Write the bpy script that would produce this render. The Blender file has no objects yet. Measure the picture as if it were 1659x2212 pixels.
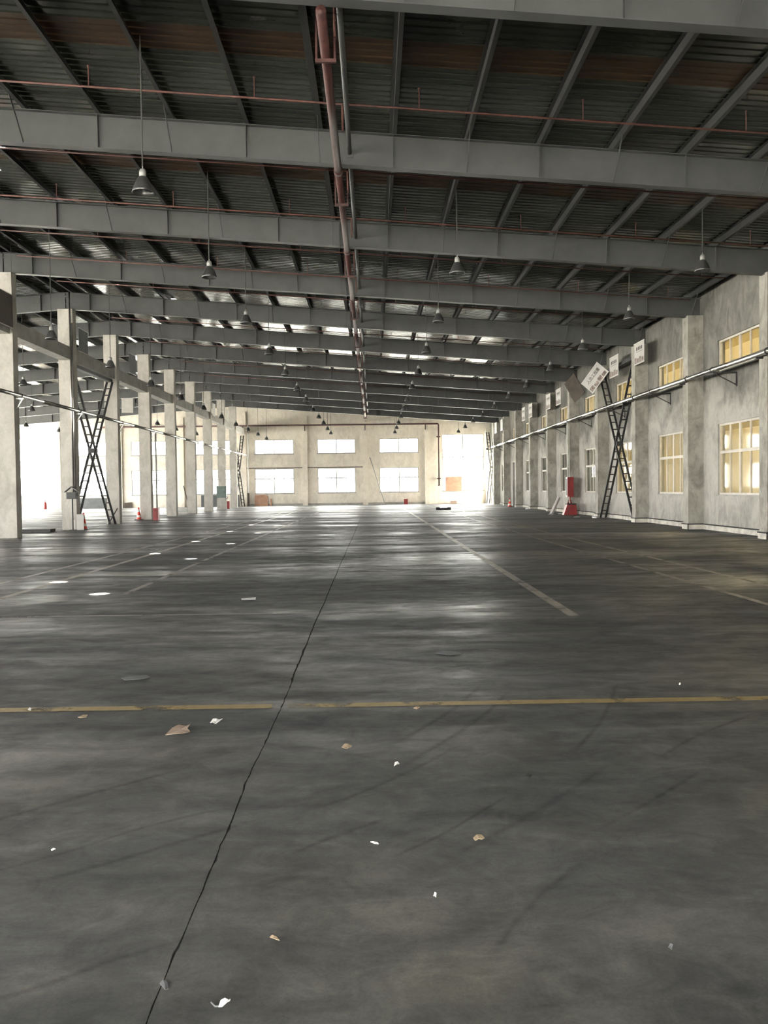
import bpy, math, random
import numpy as np
from mathutils import Matrix, Vector

random.seed(7)
S = bpy.context.scene
COL = S.collection

# ------------------------------------------------------------------ camera
F, CX, CY = 1840.0, 829.5, 1106.0
VPX, VPY, ROLL, CAMH = 806.0, 1056.0, 0.013, 1.56
_d = Vector(((VPX - CX) / F, (CY - VPY) / F, -1.0)).normalized()
_u = Vector((-ROLL, 1.0, 0.0)); _u = (_u - _d * _u.dot(_d)).normalized()
_x = _d.cross(_u)
ROT = Matrix((_x, _d, _u))                    # camera -> world (rows are world axes seen by the camera)
cam_data = bpy.data.cameras.new('camera')
cam_data.sensor_fit = 'HORIZONTAL'; cam_data.sensor_width = 36.0
cam_data.lens = F / 1659.0 * 36.0
cam_data.clip_start = 0.05; cam_data.clip_end = 500
cam = bpy.data.objects.new('camera', cam_data); COL.objects.link(cam)
cam.matrix_world = Matrix.Translation((0, 0, CAMH)) @ ROT.to_4x4()
S.camera = cam

def ray(px, py): return ROT @ Vector(((px - CX) / F, (CY - py) / F, -1.0))
def on_floor(px, py, z=0.0):
    r = ray(px, py); t = (z - CAMH) / r.z
    return Vector((r.x * t, r.y * t, z))
def on_y(px, py, Y):
    r = ray(px, py); t = Y / r.y
    return Vector((r.x * t, Y, CAMH + r.z * t))
def on_x(px, py, X):
    r = ray(px, py); t = X / r.x
    return Vector((X, r.y * t, CAMH + r.z * t))

# ------------------------------------------------------------------ world, sun, exposure
SKY = 16.0
world = bpy.data.worlds.new('world'); S.world = world; world.use_nodes = True
bg = world.node_tree.nodes['Background']
bg.inputs['Color'].default_value = (1.0, 0.985, 0.95, 1)
bg.inputs['Strength'].default_value = SKY
SUN_T = Vector((0.43, 0.02, -1.0))             # way the sunlight travels
sd = bpy.data.lights.new('sun', 'SUN'); sd.energy = 70.0; sd.angle = 0.0093; sd.color = (1.0, 0.97, 0.9)
sun = bpy.data.objects.new('sun', sd); COL.objects.link(sun)
sun.rotation_euler = SUN_T.to_track_quat('-Z', 'Y').to_euler(); sun.location = (-20, 20, 40)
S.view_settings.view_transform = 'Standard'; S.view_settings.look = 'None'
S.view_settings.gamma = 1.0; S.view_settings.use_curve_mapping = False
S.view_settings.exposure = 1.1
S.cycles.use_denoising = True
S.cycles.adaptive_threshold = 0.03
S.cycles.max_bounces = 6; S.cycles.diffuse_bounces = 4; S.cycles.glossy_bounces = 3
S.cycles.transparent_max_bounces = 12
S.cycles.sample_clamp_indirect = 12.0
S.cycles.caustics_reflective = False; S.cycles.caustics_refractive = False

def portal(loc, size_x, size_y, direction):
    l = bpy.data.lights.new('daylight_portal', 'AREA'); l.shape = 'RECTANGLE'
    l.size = size_x; l.size_y = size_y; l.cycles.is_portal = True
    o = bpy.data.objects.new('daylight_portal', l); COL.objects.link(o)
    o.location = loc; o.rotation_euler = Vector(direction).to_track_quat('-Z', 'Z').to_euler()
    return o

# ------------------------------------------------------------------ materials
def new_mat(name):
    m = bpy.data.materials.new(name); m.use_nodes = True
    nt = m.node_tree; b = nt.nodes['Principled BSDF']
    return m, nt, b
def N(nt, t, **kw):
    n = nt.nodes.new(t)
    for k, v in kw.items(): setattr(n, k, v)
    return n
def pos_node(nt, scale=(1, 1, 1)):
    g = N(nt, 'ShaderNodeNewGeometry'); mp = N(nt, 'ShaderNodeMapping')
    mp.inputs['Scale'].default_value = scale
    nt.links.new(g.outputs['Position'], mp.inputs['Vector'])
    return mp.outputs['Vector']
def noise(nt, vec, scale, detail=4, rough=0.55, dist=0.0):
    n = N(nt, 'ShaderNodeTexNoise'); n.inputs['Scale'].default_value = scale
    n.inputs['Detail'].default_value = detail; n.inputs['Roughness'].default_value = rough
    n.inputs['Distortion'].default_value = dist
    nt.links.new(vec, n.inputs['Vector']); return n.outputs['Fac']
def ramp(nt, fac, stops):
    r = N(nt, 'ShaderNodeValToRGB'); e = r.color_ramp.elements
    while len(e) < len(stops): e.new(0.5)
    for el, (p, c) in zip(e, stops):
        el.position = p; el.color = (*c, 1) if len(c) == 3 else c
    nt.links.new(fac, r.inputs['Fac']); return r.outputs['Color']
def mixc(nt, fac, a, b, mode='MIX'):
    m = N(nt, 'ShaderNodeMix', data_type='RGBA', blend_type=mode)
    if isinstance(fac, (int, float)): m.inputs[0].default_value = fac
    else: nt.links.new(fac, m.inputs[0])
    for s, v in ((6, a), (7, b)):
        if isinstance(v, tuple): m.inputs[s].default_value = (*v, 1)
        else: nt.links.new(v, m.inputs[s])
    return m.outputs[2]
def maprange(nt, v, a, b, c, d):
    m = N(nt, 'ShaderNodeMapRange')
    nt.links.new(v, m.inputs[0])
    for i, q in enumerate((a, b, c, d)): m.inputs[i + 1].default_value = q
    return m.outputs[0]
def bump(nt, b, h, strength, dist=0.02):
    n = N(nt, 'ShaderNodeBump'); n.inputs['Strength'].default_value = strength
    n.inputs['Distance'].default_value = dist
    nt.links.new(h, n.inputs['Height']); nt.links.new(n.outputs[0], b.inputs['Normal'])

def simple(name, col, rough=0.6, metal=0.0, var=0.25, scale=3.0, emit=None, spec=0.5):
    m, nt, b = new_mat(name)
    v = pos_node(nt); f = noise(nt, v, scale, 5, 0.6)
    dk = tuple(c * (1 - var) for c in col); lt = tuple(min(1, c * (1 + var)) for c in col)
    nt.links.new(ramp(nt, f, [(0.3, dk), (0.7, lt)]), b.inputs['Base Color'])
    b.inputs['Roughness'].default_value = rough; b.inputs['Metallic'].default_value = metal
    b.inputs['Specular IOR Level'].default_value = spec
    if emit:
        b.inputs['Emission Color'].default_value = (*emit[0], 1); b.inputs['Emission Strength'].default_value = emit[1]
    return m

def plaster(name, base, dirt, amount, lower=None, scale=0.6, split=4.2):
    """old plaster: clean colour, grey dirt in clouds and runs, an optional paler paint band low on the wall"""
    m, nt, b = new_mat(name)
    v = pos_node(nt); vs = pos_node(nt, (1.5, 1.5, 0.75))
    big = noise(nt, v, scale, 5, 0.6, 0.6); runs = noise(nt, vs, 1.5, 7, 0.68, 1.2); fine = noise(nt, v, 9.0, 4, 0.6)
    add = N(nt, 'ShaderNodeMath', operation='ADD'); nt.links.new(big, add.inputs[0]); nt.links.new(runs, add.inputs[1])
    f = maprange(nt, add.outputs[0], 0.88, 1.22, 0.0, amount)
    top = mixc(nt, f, base, dirt)
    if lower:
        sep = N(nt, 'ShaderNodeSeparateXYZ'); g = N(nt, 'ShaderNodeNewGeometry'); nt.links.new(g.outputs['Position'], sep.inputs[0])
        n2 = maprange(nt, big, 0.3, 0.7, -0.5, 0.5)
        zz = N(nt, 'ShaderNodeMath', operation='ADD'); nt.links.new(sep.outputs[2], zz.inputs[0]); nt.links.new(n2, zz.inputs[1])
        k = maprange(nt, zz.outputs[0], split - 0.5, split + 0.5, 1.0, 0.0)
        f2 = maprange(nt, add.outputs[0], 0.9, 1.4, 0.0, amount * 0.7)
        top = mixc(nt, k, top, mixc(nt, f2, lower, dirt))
    grime = N(nt, 'ShaderNodeSeparateXYZ'); g2 = N(nt, 'ShaderNodeNewGeometry'); nt.links.new(g2.outputs['Position'], grime.inputs[0])
    low = maprange(nt, grime.outputs[2], 0.0, 1.0, 0.45, 0.0)
    lo2 = N(nt, 'ShaderNodeMath', operation='MULTIPLY'); nt.links.new(low, lo2.inputs[0]); nt.links.new(maprange(nt, runs, 0.35, 0.65, 0.2, 1.0), lo2.inputs[1])
    col = mixc(nt, lo2.outputs[0], top, tuple(c * 0.85 for c in dirt))
    col = mixc(nt, 0.25, col, ramp(nt, fine, [(0.3, (0.55, 0.55, 0.55)), (0.7, (1.0, 1.0, 1.0))]), 'MULTIPLY')
    nt.links.new(col, b.inputs['Base Color']); b.inputs['Roughness'].default_value = 0.85
    b.inputs['Specular IOR Level'].default_value = 0.25
    bump(nt, b, fine, 0.25, 0.01)
    return m

M = {}
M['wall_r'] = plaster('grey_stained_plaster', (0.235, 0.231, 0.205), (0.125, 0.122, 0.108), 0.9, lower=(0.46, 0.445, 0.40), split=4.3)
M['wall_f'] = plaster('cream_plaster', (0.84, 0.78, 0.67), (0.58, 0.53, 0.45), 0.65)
M['column'] = plaster('pale_column_plaster', (0.53, 0.51, 0.46), (0.36, 0.34, 0.30), 0.75, scale=0.9)
M['pilaster'] = plaster('pilaster_plaster', (0.41, 0.395, 0.345), (0.20, 0.192, 0.165), 0.9, scale=0.8)
M['concrete'] = simple('beam_concrete', (0.36, 0.35, 0.32), 0.85, var=0.2, scale=2.0)
M['steel'] = simple('grey_painted_steel', (0.070, 0.073, 0.071), 0.5, var=0.16, scale=1.3)
M['purlin'] = simple('purlin_steel', (0.036, 0.037, 0.036), 0.55, var=0.15)
M['red'] = simple('red_pipe_paint', (0.062, 0.022, 0.019), 0.6, var=0.3, scale=6)
M['rustred'] = simple('rusty_red_pipe', (0.10, 0.036, 0.027), 0.6, var=0.45, scale=8)
M['galv'] = simple('galvanised_pipe', (0.40, 0.39, 0.36), 0.30, 0.85, 0.15, 4)
M['whitepipe'] = simple('white_pipe', (0.62, 0.61, 0.57), 0.5, var=0.1)
M['darksteel'] = simple('dark_brace_steel', (0.022, 0.022, 0.022), 0.6, var=0.3)
M['darkgrey'] = simple('dark_grey_box', (0.055, 0.056, 0.052), 0.6, var=0.2)
M['black'] = simple('black_plastic', (0.025, 0.025, 0.025), 0.5)
M['lampshade'] = simple('spun_aluminium_shade', (0.11, 0.11, 0.106), 0.34, 0.6, 0.15, 5)
M['lampgear'] = simple('lamp_housing', (0.30, 0.30, 0.285), 0.5, 0.4, 0.1)
M['cable'] = simple('lamp_cable', (0.05, 0.05, 0.045), 0.7)
M['frame'] = simple('window_frame_alu', (0.52, 0.49, 0.42), 0.5, 0.1, 0.12, 5)
M['fframe'] = simple('grey_window_frame', (0.30, 0.30, 0.28), 0.5, 0.1, 0.12, 5)
M['firered'] = simple('fire_red', (0.24, 0.022, 0.02), 0.45, var=0.2)
M['conered'] = simple('cone_red', (0.75, 0.06, 0.035), 0.5, var=0.12)
M['white'] = simple('white_panel', (0.50, 0.49, 0.46), 0.55, var=0.08)
M['offwhite'] = simple('off_white_band', (0.70, 0.68, 0.64), 0.55, var=0.1)
M['plywood'] = simple('plywood_board', (0.42, 0.24, 0.16), 0.7, var=0.2)
M['brownboard'] = simple('brown_board_back', (0.062, 0.048, 0.035), 0.75, var=0.25)
M['green'] = simple('green_cabinet', (0.10, 0.145, 0.125), 0.5, var=0.2)
M['greygreen'] = simple('grey_green_panel', (0.075, 0.083, 0.083), 0.6, var=0.2)
M['cardboard'] = simple('cardboard', (0.32, 0.235, 0.18), 0.8, var=0.2, scale=12)
M['leaf'] = simple('dry_leaf', (0.36, 0.275, 0.18), 0.8, var=0.3, scale=25)
M['paper'] = simple('white_paper', (0.68, 0.68, 0.66), 0.75, var=0.15, scale=30)
M['greypaper'] = simple('grey_flat_scrap', (0.115, 0.12, 0.122), 0.7, var=0.12, scale=20)
M['ink'] = simple('sign_ink', (0.06, 0.055, 0.05), 0.7)
M['photo'] = simple('sign_picture_print', (0.22, 0.17, 0.15), 0.5, var=0.85, scale=9)
M['annexwall'] = simple('annex_cream_wall', (0.72, 0.66, 0.50), 0.8, var=0.05)
M['annexfloor'] = simple('annex_floor', (0.4, 0.38, 0.32), 0.7, var=0.1)
M['curtain'] = simple('drawn_curtain', (0.40, 0.385, 0.32), 0.9, var=0.12, scale=4)
M['tube'] = simple('lit_tube', (0.9, 0.9, 0.85), 0.5, emit=((1.0, 0.80, 0.46), 130.0), var=0.0)
M['doordark'] = simple('dark_door', (0.06, 0.06, 0.055), 0.6, var=0.2)
M['ground'] = simple('yard_concrete', (0.5, 0.49, 0.46), 0.9, var=0.1, scale=0.3)
M['base'] = simple('joint_fill', (0.03, 0.03, 0.029), 0.95)
M['skirt'] = simple('skirting_plaster', (0.50, 0.48, 0.42), 0.85, var=0.35, scale=2.5)

def roof_mat(name, a, b_, rough):
    m, nt, b = new_mat(name)
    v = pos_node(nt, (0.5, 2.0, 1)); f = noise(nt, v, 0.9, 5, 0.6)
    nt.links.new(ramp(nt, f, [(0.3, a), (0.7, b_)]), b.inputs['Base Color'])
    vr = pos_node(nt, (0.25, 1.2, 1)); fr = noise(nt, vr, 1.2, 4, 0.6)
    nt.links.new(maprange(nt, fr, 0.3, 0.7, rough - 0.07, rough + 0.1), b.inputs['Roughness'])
    vb = pos_node(nt, (0.35, 2.5, 1)); h = noise(nt, vb, 1.1, 2, 0.5)
    bump(nt, b, h, 0.14, 0.012)
    return m
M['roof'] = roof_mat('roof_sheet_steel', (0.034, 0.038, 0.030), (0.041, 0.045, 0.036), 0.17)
M['roofbrown'] = roof_mat('rust_brown_roof_sheet', (0.037, 0.021, 0.010), (0.052, 0.029, 0.014), 0.42)

def floor_mat():
    m, nt, b = new_mat('worn_concrete_floor')
    v = pos_node(nt); vs = pos_node(nt, (0.28, 1.0, 1)); vd = pos_node(nt, (0.8, 1.6, 1))
    big = noise(nt, vs, 0.42, 6, 0.62, 0.7)
    mid = noise(nt, vd, 1.9, 6, 0.65, 0.5)
    fine = noise(nt, v, 22.0, 5, 0.7)
    warm = noise(nt, v, 0.55, 3, 0.5)
    c = ramp(nt, big, [(0.34, (0.044, 0.047, 0.048)), (0.47, (0.064, 0.066, 0.065)), (0.57, (0.094, 0.094, 0.090)), (0.68, (0.165, 0.160, 0.148))])
    c = mixc(nt, 0.75, c, ramp(nt, mid, [(0.30, (0.55, 0.55, 0.57)), (0.5, (0.95, 0.95, 0.95)), (0.68, (1.35, 1.32, 1.25))]), 'MULTIPLY')
    c = mixc(nt, 0.35, c, ramp(nt, fine, [(0.25, (0.7, 0.7, 0.7)), (0.75, (1.25, 1.25, 1.25))]), 'MULTIPLY')
    c = mixc(nt, 0.6, c, ramp(nt, warm, [(0.35, (0.94, 0.97, 1.04)), (0.65, (1.06, 1.02, 0.90))]), 'MULTIPLY')
    patch = noise(nt, v, 5.0, 7, 0.72, 0.9)
    c = mixc(nt, 0.85, c, ramp(nt, patch, [(0.34, (0.66, 0.66, 0.67)), (0.5, (0.98, 0.98, 0.98)), (0.66, (1.38, 1.36, 1.30))]), 'MULTIPLY')
    grain = noise(nt, v, 75.0, 3, 0.8)
    c = mixc(nt, 0.6, c, ramp(nt, grain, [(0.3, (0.72, 0.72, 0.72)), (0.7, (1.3, 1.3, 1.3))]), 'MULTIPLY')
    spots = noise(nt, v, 1.1, 2, 0.4)
    c = mixc(nt, maprange(nt, spots, 0.66, 0.74, 0.0, 0.45), c, (0.07, 0.07, 0.068))
    nt.links.new(c, b.inputs['Base Color'])
    r = N(nt, 'ShaderNodeMath', operation='ADD')
    nt.links.new(maprange(nt, big, 0.38, 0.62, 0.70, 0.40), r.inputs[0]); nt.links.new(maprange(nt, mid, 0.3, 0.7, 0.12, -0.12), r.inputs[1])
    nt.links.new(r.outputs[0], b.inputs['Roughness'])
    b.inputs['Specular IOR Level'].default_value = 0.32
    bump(nt, b, mid, 0.25, 0.015)
    return m
M['floor'] = floor_mat()

def paint_mat(name, col, wear_lo, wear_hi, scale=3.0):
    m, nt, b = new_mat(name)
    v = pos_node(nt); f = noise(nt, v, scale, 6, 0.7, 0.4)
    b.inputs['Base Color'].default_value = (*col, 1); b.inputs['Roughness'].default_value = 0.5
    f2 = noise(nt, v, 14.0, 4, 0.6)
    nt.links.new(mixc(nt, maprange(nt, f2, 0.3, 0.7, 0, 1), tuple(c * 0.7 for c in col), col), b.inputs['Base Color'])
    tr = N(nt, 'ShaderNodeBsdfTransparent'); mx = N(nt, 'ShaderNodeMixShader')
    nt.links.new(maprange(nt, f, wear_lo, wear_hi, 0.85, 0.05), mx.inputs[0])
    nt.links.new(tr.outputs[0], mx.inputs[1]); nt.links.new(b.outputs[0], mx.inputs[2])
    nt.links.new(mx.outputs[0], nt.nodes['Material Output'].inputs['Surface'])
    return m
M['yellow'] = paint_mat('worn_yellow_paint', (0.36, 0.265, 0.11), 0.52, 0.66, 2.2)
M['linewhite'] = paint_mat('worn_pale_paint', (0.44, 0.40, 0.34), 0.50, 0.80, 1.6)
M['linefaint'] = paint_mat('very_worn_pale_paint', (0.34, 0.315, 0.275), 0.49, 0.74, 1.2)

def tyre_mat():
    m, nt, b = new_mat('tyre_rubber_mark')
    b.inputs['Base Color'].default_value = (0.03, 0.03, 0.03, 1); b.inputs['Roughness'].default_value = 0.7
    uv = N(nt, 'ShaderNodeUVMap'); sep = N(nt, 'ShaderNodeSeparateXYZ'); nt.links.new(uv.outputs[0], sep.inputs[0])
    pp = N(nt, 'ShaderNodeMath', operation='PINGPONG'); pp.inputs[1].default_value = 0.5; nt.links.new(sep.outputs[0], pp.inputs[0])
    pq = N(nt, 'ShaderNodeMath', operation='PINGPONG'); pq.inputs[1].default_value = 0.5; nt.links.new(sep.outputs[1], pq.inputs[0])
    v = pos_node(nt); f = noise(nt, v, 2.5, 5, 0.7)
    a = N(nt, 'ShaderNodeMath', operation='MULTIPLY'); nt.links.new(maprange(nt, pp.outputs[0], 0, 0.5, 0, 0.34), a.inputs[0]); nt.links.new(maprange(nt, f, 0.3, 0.7, 0.25, 1), a.inputs[1])
    a2 = N(nt, 'ShaderNodeMath', operation='MULTIPLY'); nt.links.new(a.outputs[0], a2.inputs[0]); nt.links.new(maprange(nt, pq.outputs[0], 0, 0.18, 0, 1), a2.inputs[1])
    tr = N(nt, 'ShaderNodeBsdfTransparent'); mx = N(nt, 'ShaderNodeMixShader')
    nt.links.new(a2.outputs[0], mx.inputs[0]); nt.links.new(tr.outputs[0], mx.inputs[1]); nt.links.new(b.outputs[0], mx.inputs[2])
    nt.links.new(mx.outputs[0], nt.nodes['Material Output'].inputs['Surface'])
    return m
M['tyre'] = tyre_mat()

def glass_mat():
    m, nt, b = new_mat('window_glass')
    tr = N(nt, 'ShaderNodeBsdfTransparent'); tr.inputs[0].default_value = (0.93, 0.94, 0.92, 1)
    gl = N(nt, 'ShaderNodeBsdfGlossy'); gl.inputs['Roughness'].default_value = 0.05
    lw = N(nt, 'ShaderNodeLayerWeight'); lw.inputs[0].default_value = 0.5
    pw = N(nt, 'ShaderNodeMath', operation='POWER'); pw.inputs[1].default_value = 4.0; nt.links.new(lw.outputs['Facing'], pw.inputs[0])
    fr = N(nt, 'ShaderNodeMath', operation='MULTIPLY_ADD'); fr.inputs[1].default_value = 0.5; fr.inputs[2].default_value = 0.03; nt.links.new(pw.outputs[0], fr.inputs[0])
    mx = N(nt, 'ShaderNodeMixShader')
    nt.links.new(fr.outputs[0], mx.inputs[0]); nt.links.new(tr.outputs[0], mx.inputs[1]); nt.links.new(gl.outputs[0], mx.inputs[2])
    nt.links.new(mx.outputs[0], nt.nodes['Material Output'].inputs['Surface'])
    return m
M['glass'] = glass_mat()

# ------------------------------------------------------------------ mesh helpers
class MB:
    def __init__(s): s.v = []; s.f = []; s.uv = None
    def quad(s, a, b, c, d):
        i = len(s.v); s.v += [tuple(a), tuple(b), tuple(c), tuple(d)]; s.f.append((i, i + 1, i + 2, i + 3)); return s
    def box(s, x0, x1, y0, y1, z0, z1):
        i = len(s.v)
        s.v += [(x0, y0, z0), (x1, y0, z0), (x1, y1, z0), (x0, y1, z0), (x0, y0, z1), (x1, y0, z1), (x1, y1, z1), (x0, y1, z1)]
        s.f += [tuple(i + k for k in q) for q in ((0, 3, 2, 1), (4, 5, 6, 7), (0, 1, 5, 4), (1, 2, 6, 5), (2, 3, 7, 6), (3, 0, 4, 7))]
        return s
    def beam(s, p, q, w, h, up=(0, 0, 1)):
        p, q = Vector(p), Vector(q); d = (q - p).normalized(); up = Vector(up)
        a = d.cross(up)
        if a.length < 1e-4: a = d.cross(Vector((1, 0, 0)))
        a.normalize(); b = a.cross(d).normalized()
        i = len(s.v)
        for e in (p, q):
            for sa, sb in ((-1, -1), (1, -1), (1, 1), (-1, 1)):
                s.v.append(tuple(e + a * sa * w / 2 + b * sb * h / 2))
        s.f += [tuple(i + k for k in t) for t in ((0, 1, 2, 3), (7, 6, 5, 4), (0, 4, 5, 1), (1, 5, 6, 2), (2, 6, 7, 3), (3, 7, 4, 0))]
        return s
    def tube(s, pts, r, n=10):
        pts = [Vector(p) for p in pts]; rings = []
        for k, p in enumerate(pts):
            d = (pts[min(k + 1, len(pts) - 1)] - pts[max(k - 1, 0)]).normalized()
            a = d.cross(Vector((0, 0, 1)))
            if a.length < 1e-3: a = Vector((1, 0, 0))
            a.normalize(); b = d.cross(a).normalized()
            rr = r[k] if isinstance(r, (list, tuple)) else r
            i = len(s.v); rings.append(i)
            for j in range(n):
                t = 2 * math.pi * j / n; s.v.append(tuple(p + a * math.cos(t) * rr + b * math.sin(t) * rr))
        for i, j in zip(rings, rings[1:]):
            for k in range(n): s.f.append((i + k, i + (k + 1) % n, j + (k + 1) % n, j + k))
        s.f.append(tuple(rings[0] + k for k in range(n))[::-1]); s.f.append(tuple(rings[-1] + k for k in range(n)))
        return s
    def lathe(s, prof, n=20, c=(0, 0, 0)):
        rings = []
        for r, z in prof:
            i = len(s.v); rings.append(i)
            for j in range(n):
                t = 2 * math.pi * j / n; s.v.append((c[0] + r * math.cos(t), c[1] + r * math.sin(t), c[2] + z))
        for i, j in zip(rings, rings[1:]):
            for k in range(n): s.f.append((i + k, i + (k + 1) % n, j + (k + 1) % n, j + k))
        return s
    def prism(s, poly, y0, y1):
        """polygon in x,z pulled along y"""
        i = len(s.v); n = len(poly)
        s.v += [(x, y0, z) for x, z in poly] + [(x, y1, z) for x, z in poly]
        s.f += [tuple(i + k for k in range(n))[::-1], tuple(i + n + k for k in range(n))]
        for k in range(n): s.f.append((i + k, i + (k + 1) % n, i + n + (k + 1) % n, i + n + k))
        return s
    def mesh(s, name, mat, smooth=False):
        me = bpy.data.meshes.new(name); me.from_pydata(s.v, [], s.f); me.validate(); me.update()
        if mat: me.materials.append(M[mat] if isinstance(mat, str) else mat)
        if smooth:
            me.polygons.foreach_set('use_smooth', [True] * len(me.polygons))
        if s.uv:
            ul = me.uv_layers.new(name='UVMap')
            for p in me.polygons:
                for li, vi in zip(p.loop_indices, p.vertices): ul.data[li].uv = s.uv[vi]
        return me
    def build(s, name, mat, parent=None, smooth=False, loc=None, rz=0.0):
        return link(name, s.mesh(name, mat, smooth), parent, loc, rz)

def link(name, me, parent=None, loc=None, rz=0.0):
    o = bpy.data.objects.new(name, me); COL.objects.link(o)
    if parent: o.parent = parent
    if loc: o.location = loc
    if rz: o.rotation_euler = (0, 0, rz)
    return o
def tag(o, label=None, cat=None, group=None, kind=None):
    if label: o['label'] = label
    if cat: o['category'] = cat
    if group: o['group'] = group
    if kind: o['kind'] = kind
    return o
def thing(name, label, cat, loc=(0, 0, 0), rz=0.0, group=None):
    return tag(link(name, None, None, loc, rz), label, cat, group)
def rel(o, p): return Vector(p) - Vector(o.location)
ORD = ['zeroth', 'first', 'second', 'third', 'fourth', 'fifth', 'sixth', 'seventh', 'eighth', 'ninth', 'tenth', 'eleventh', 'twelfth',
       'thirteenth', 'fourteenth', 'fifteenth', 'sixteenth', 'seventeenth', 'eighteenth', 'nineteenth', 'twentieth', 'twenty-first', 'twenty-second', 'twenty-third', 'twenty-fourth', 'twenty-fifth']

# ------------------------------------------------------------------ building dimensions (metres)
BAY = 6.0; YB = -8.0; YF = 84.0
XL = -36.9; XRIDGE = -12.75; XR = 11.6; XPIL = 11.05
XC0, XC1 = -13.03, -12.41                       # column faces
SL = 0.075
def zb(x): return 9.22 - SL * abs(x - XRIDGE)   # underside of the roof beams
BD = 0.70
def zp(x): return zb(x) + BD                    # top of beam, underside of purlin
def zr(x): return zb(x) + BD + 0.20             # roof sheet
CRACK = -0.69

# ------------------------------------------------------------------ floor
floor = tag(MB().box(XL, XR + 0.25, YB, YF + .25, -0.20, -0.008).build('floor', 'base'), kind='structure')
JY = [YB]
while JY[-1] < 40: JY.append(JY[-1] + (random.uniform(0.03, 0.09) if JY[-1] > 1 and JY[-1] < 8 else random.uniform(0.12, 0.35)))
JY += [50, 60, 70, YF + .25]
WIG = [0.0]
for _ in JY[1:]: WIG.append(max(-.016, min(.016, WIG[-1] * .93 + random.gauss(0, .0018))))
def slab(x0, x1, jag0, jag1):
    """one cast strip of the floor; jagged where the joint has crumbled"""
    ys = JY
    mb = MB(); n = len(ys)
    def w(jag, y): return max(.0016, random.gauss(.0027, .0014)) + (0.003 if y > 7 else 0) + (random.uniform(.002, .010) if y < 9 and random.random() < .08 else 0)
    top = []
    for y, g in zip(ys, WIG):
        a = x0 + (g + w(1, y) if jag0 else 0); b = x1 + (g - w(1, y) if jag1 else 0)
        top.append((a, b, y))
    for a, b, y in top: mb.v += [(a, y, 0), (b, y, 0), (a, y, -0.05), (b, y, -0.05)]
    for i in range(n - 1):
        k = 4 * i; mb.f += [(k, k + 1, k + 5, k + 4), (k, k + 4, k + 6, k + 2), (k + 1, k + 3, k + 7, k + 5)]
    return mb.build('floor_slab', 'floor', floor)
slab(XL, -12.72, 0, 1); slab(-12.69, CRACK, 1, 1); slab(CRACK, XR + .25, 1, 0)

def strip(pts, w, name, mat, z=0.002, closed_uv=False):
    mb = MB(); mb.uv = []
    pts = [Vector((p[0], p[1], 0)) for p in pts]
    for k, p in enumerate(pts):
        d = (pts[min(k + 1, len(pts) - 1)] - pts[max(k - 1, 0)]).normalized(); a = Vector((d.y, -d.x, 0))
        ww = w
        mb.v += [tuple(p - a * ww / 2 + Vector((0, 0, z))), tuple(p + a * ww / 2 + Vector((0, 0, z)))]
        t = k / (len(pts) - 1); mb.uv += [(0, t), (1, t)]
        if k: i = 2 * k; mb.f.append((i - 2, i - 1, i + 1, i))
    return mb.build(name, mat, floor)
strip([(-12.4, 6.17), (CRACK - .06, 6.12)], 0.115, 'painted_line', 'yellow')
strip([(CRACK + .06, 6.12), (11.5, 6.14)], 0.115, 'painted_line', 'yellow')
strip([(-9.0, 10.80), (CRACK - .02, 10.75)], 0.07, 'painted_line', 'linefaint')
strip([(CRACK + .02, 10.78), (2.35, 10.95)], 0.07, 'painted_line', 'linefaint')
strip([(2.40, 10.2), (2.36, 80)], 0.14, 'painted_line', 'linewhite')
strip([(5.18, 4.0), (4.95, 23), (4.85, 80)], 0.11, 'painted_line', 'linefaint')
strip([(6.15, 4.0), (5.92, 25), (5.85, 76)], 0.11, 'painted_line', 'linefaint')
strip([(-5.56, 4.0), (-5.48, 80)], 0.13, 'painted_line', 'linewhite')
strip([(-6.55, 4.0), (-6.2, 60)], 0.11, 'painted_line', 'linefaint')
strip([(-3.82, 13.0), (-3.8, 60)], 0.10, 'painted_line', 'linefaint')
TYRES = [[(-60, 2170), (0, 2157), (125, 2120), (225, 2080), (345, 2045), (430, 2022)], [(-40, 1890), (0, 1880), (150, 1840), (300, 1790), (400, 1765), (520, 1740)],
         [(0, 1925), (200, 1875), (350, 1830), (440, 1805), (560, 1770)], [(829, 1860), (954, 1805), (1054, 1745), (1104, 1715)],
         [(980, 1850), (1039, 1820), (1154, 1755), (1254, 1695), (1330, 1640)], [(829, 1620), (954, 1550), (994, 1520), (1040, 1480)],
         [(860, 1660), (904, 1635), (1004, 1575), (1064, 1530), (1100, 1490)], [(1230, 1630), (1264, 1600), (1304, 1550), (1321, 1510), (1335, 1470)],
         [(1060, 2070), (1100, 2010), (1160, 1940), (1260, 1860)], [(-30, 1778), (0, 1770), (250, 1700), (420, 1655)],
         [(640, 1760), (760, 1722), (900, 1660), (1010, 1600)], [(1420, 1640), (1500, 1590), (1659, 1530)],
         [(1280, 1800), (1400, 1735), (1540, 1650)], [(620, 1850), (700, 1815), (860, 1760)]]
for t in TYRES:
    P = [on_floor(*q) for q in t]
    pts = []
    for a, b in zip(P, P[1:]):
        for k in range(6): pts.append(a.lerp(b, k / 6))
    pts.append(P[-1])
    for _ in range(3): pts = [pts[0]] + [(pts[i - 1] + pts[i] * 2 + pts[i + 1]) / 4 for i in range(1, len(pts) - 1)] + [pts[-1]]
    strip(pts, random.uniform(0.035, 0.07), 'tyre_mark', 'tyre', 0.0012)

ground = tag(MB().box(-140, 120, -120, 220, -0.5, -0.21).build('ground', 'ground'), kind='structure')

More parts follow.
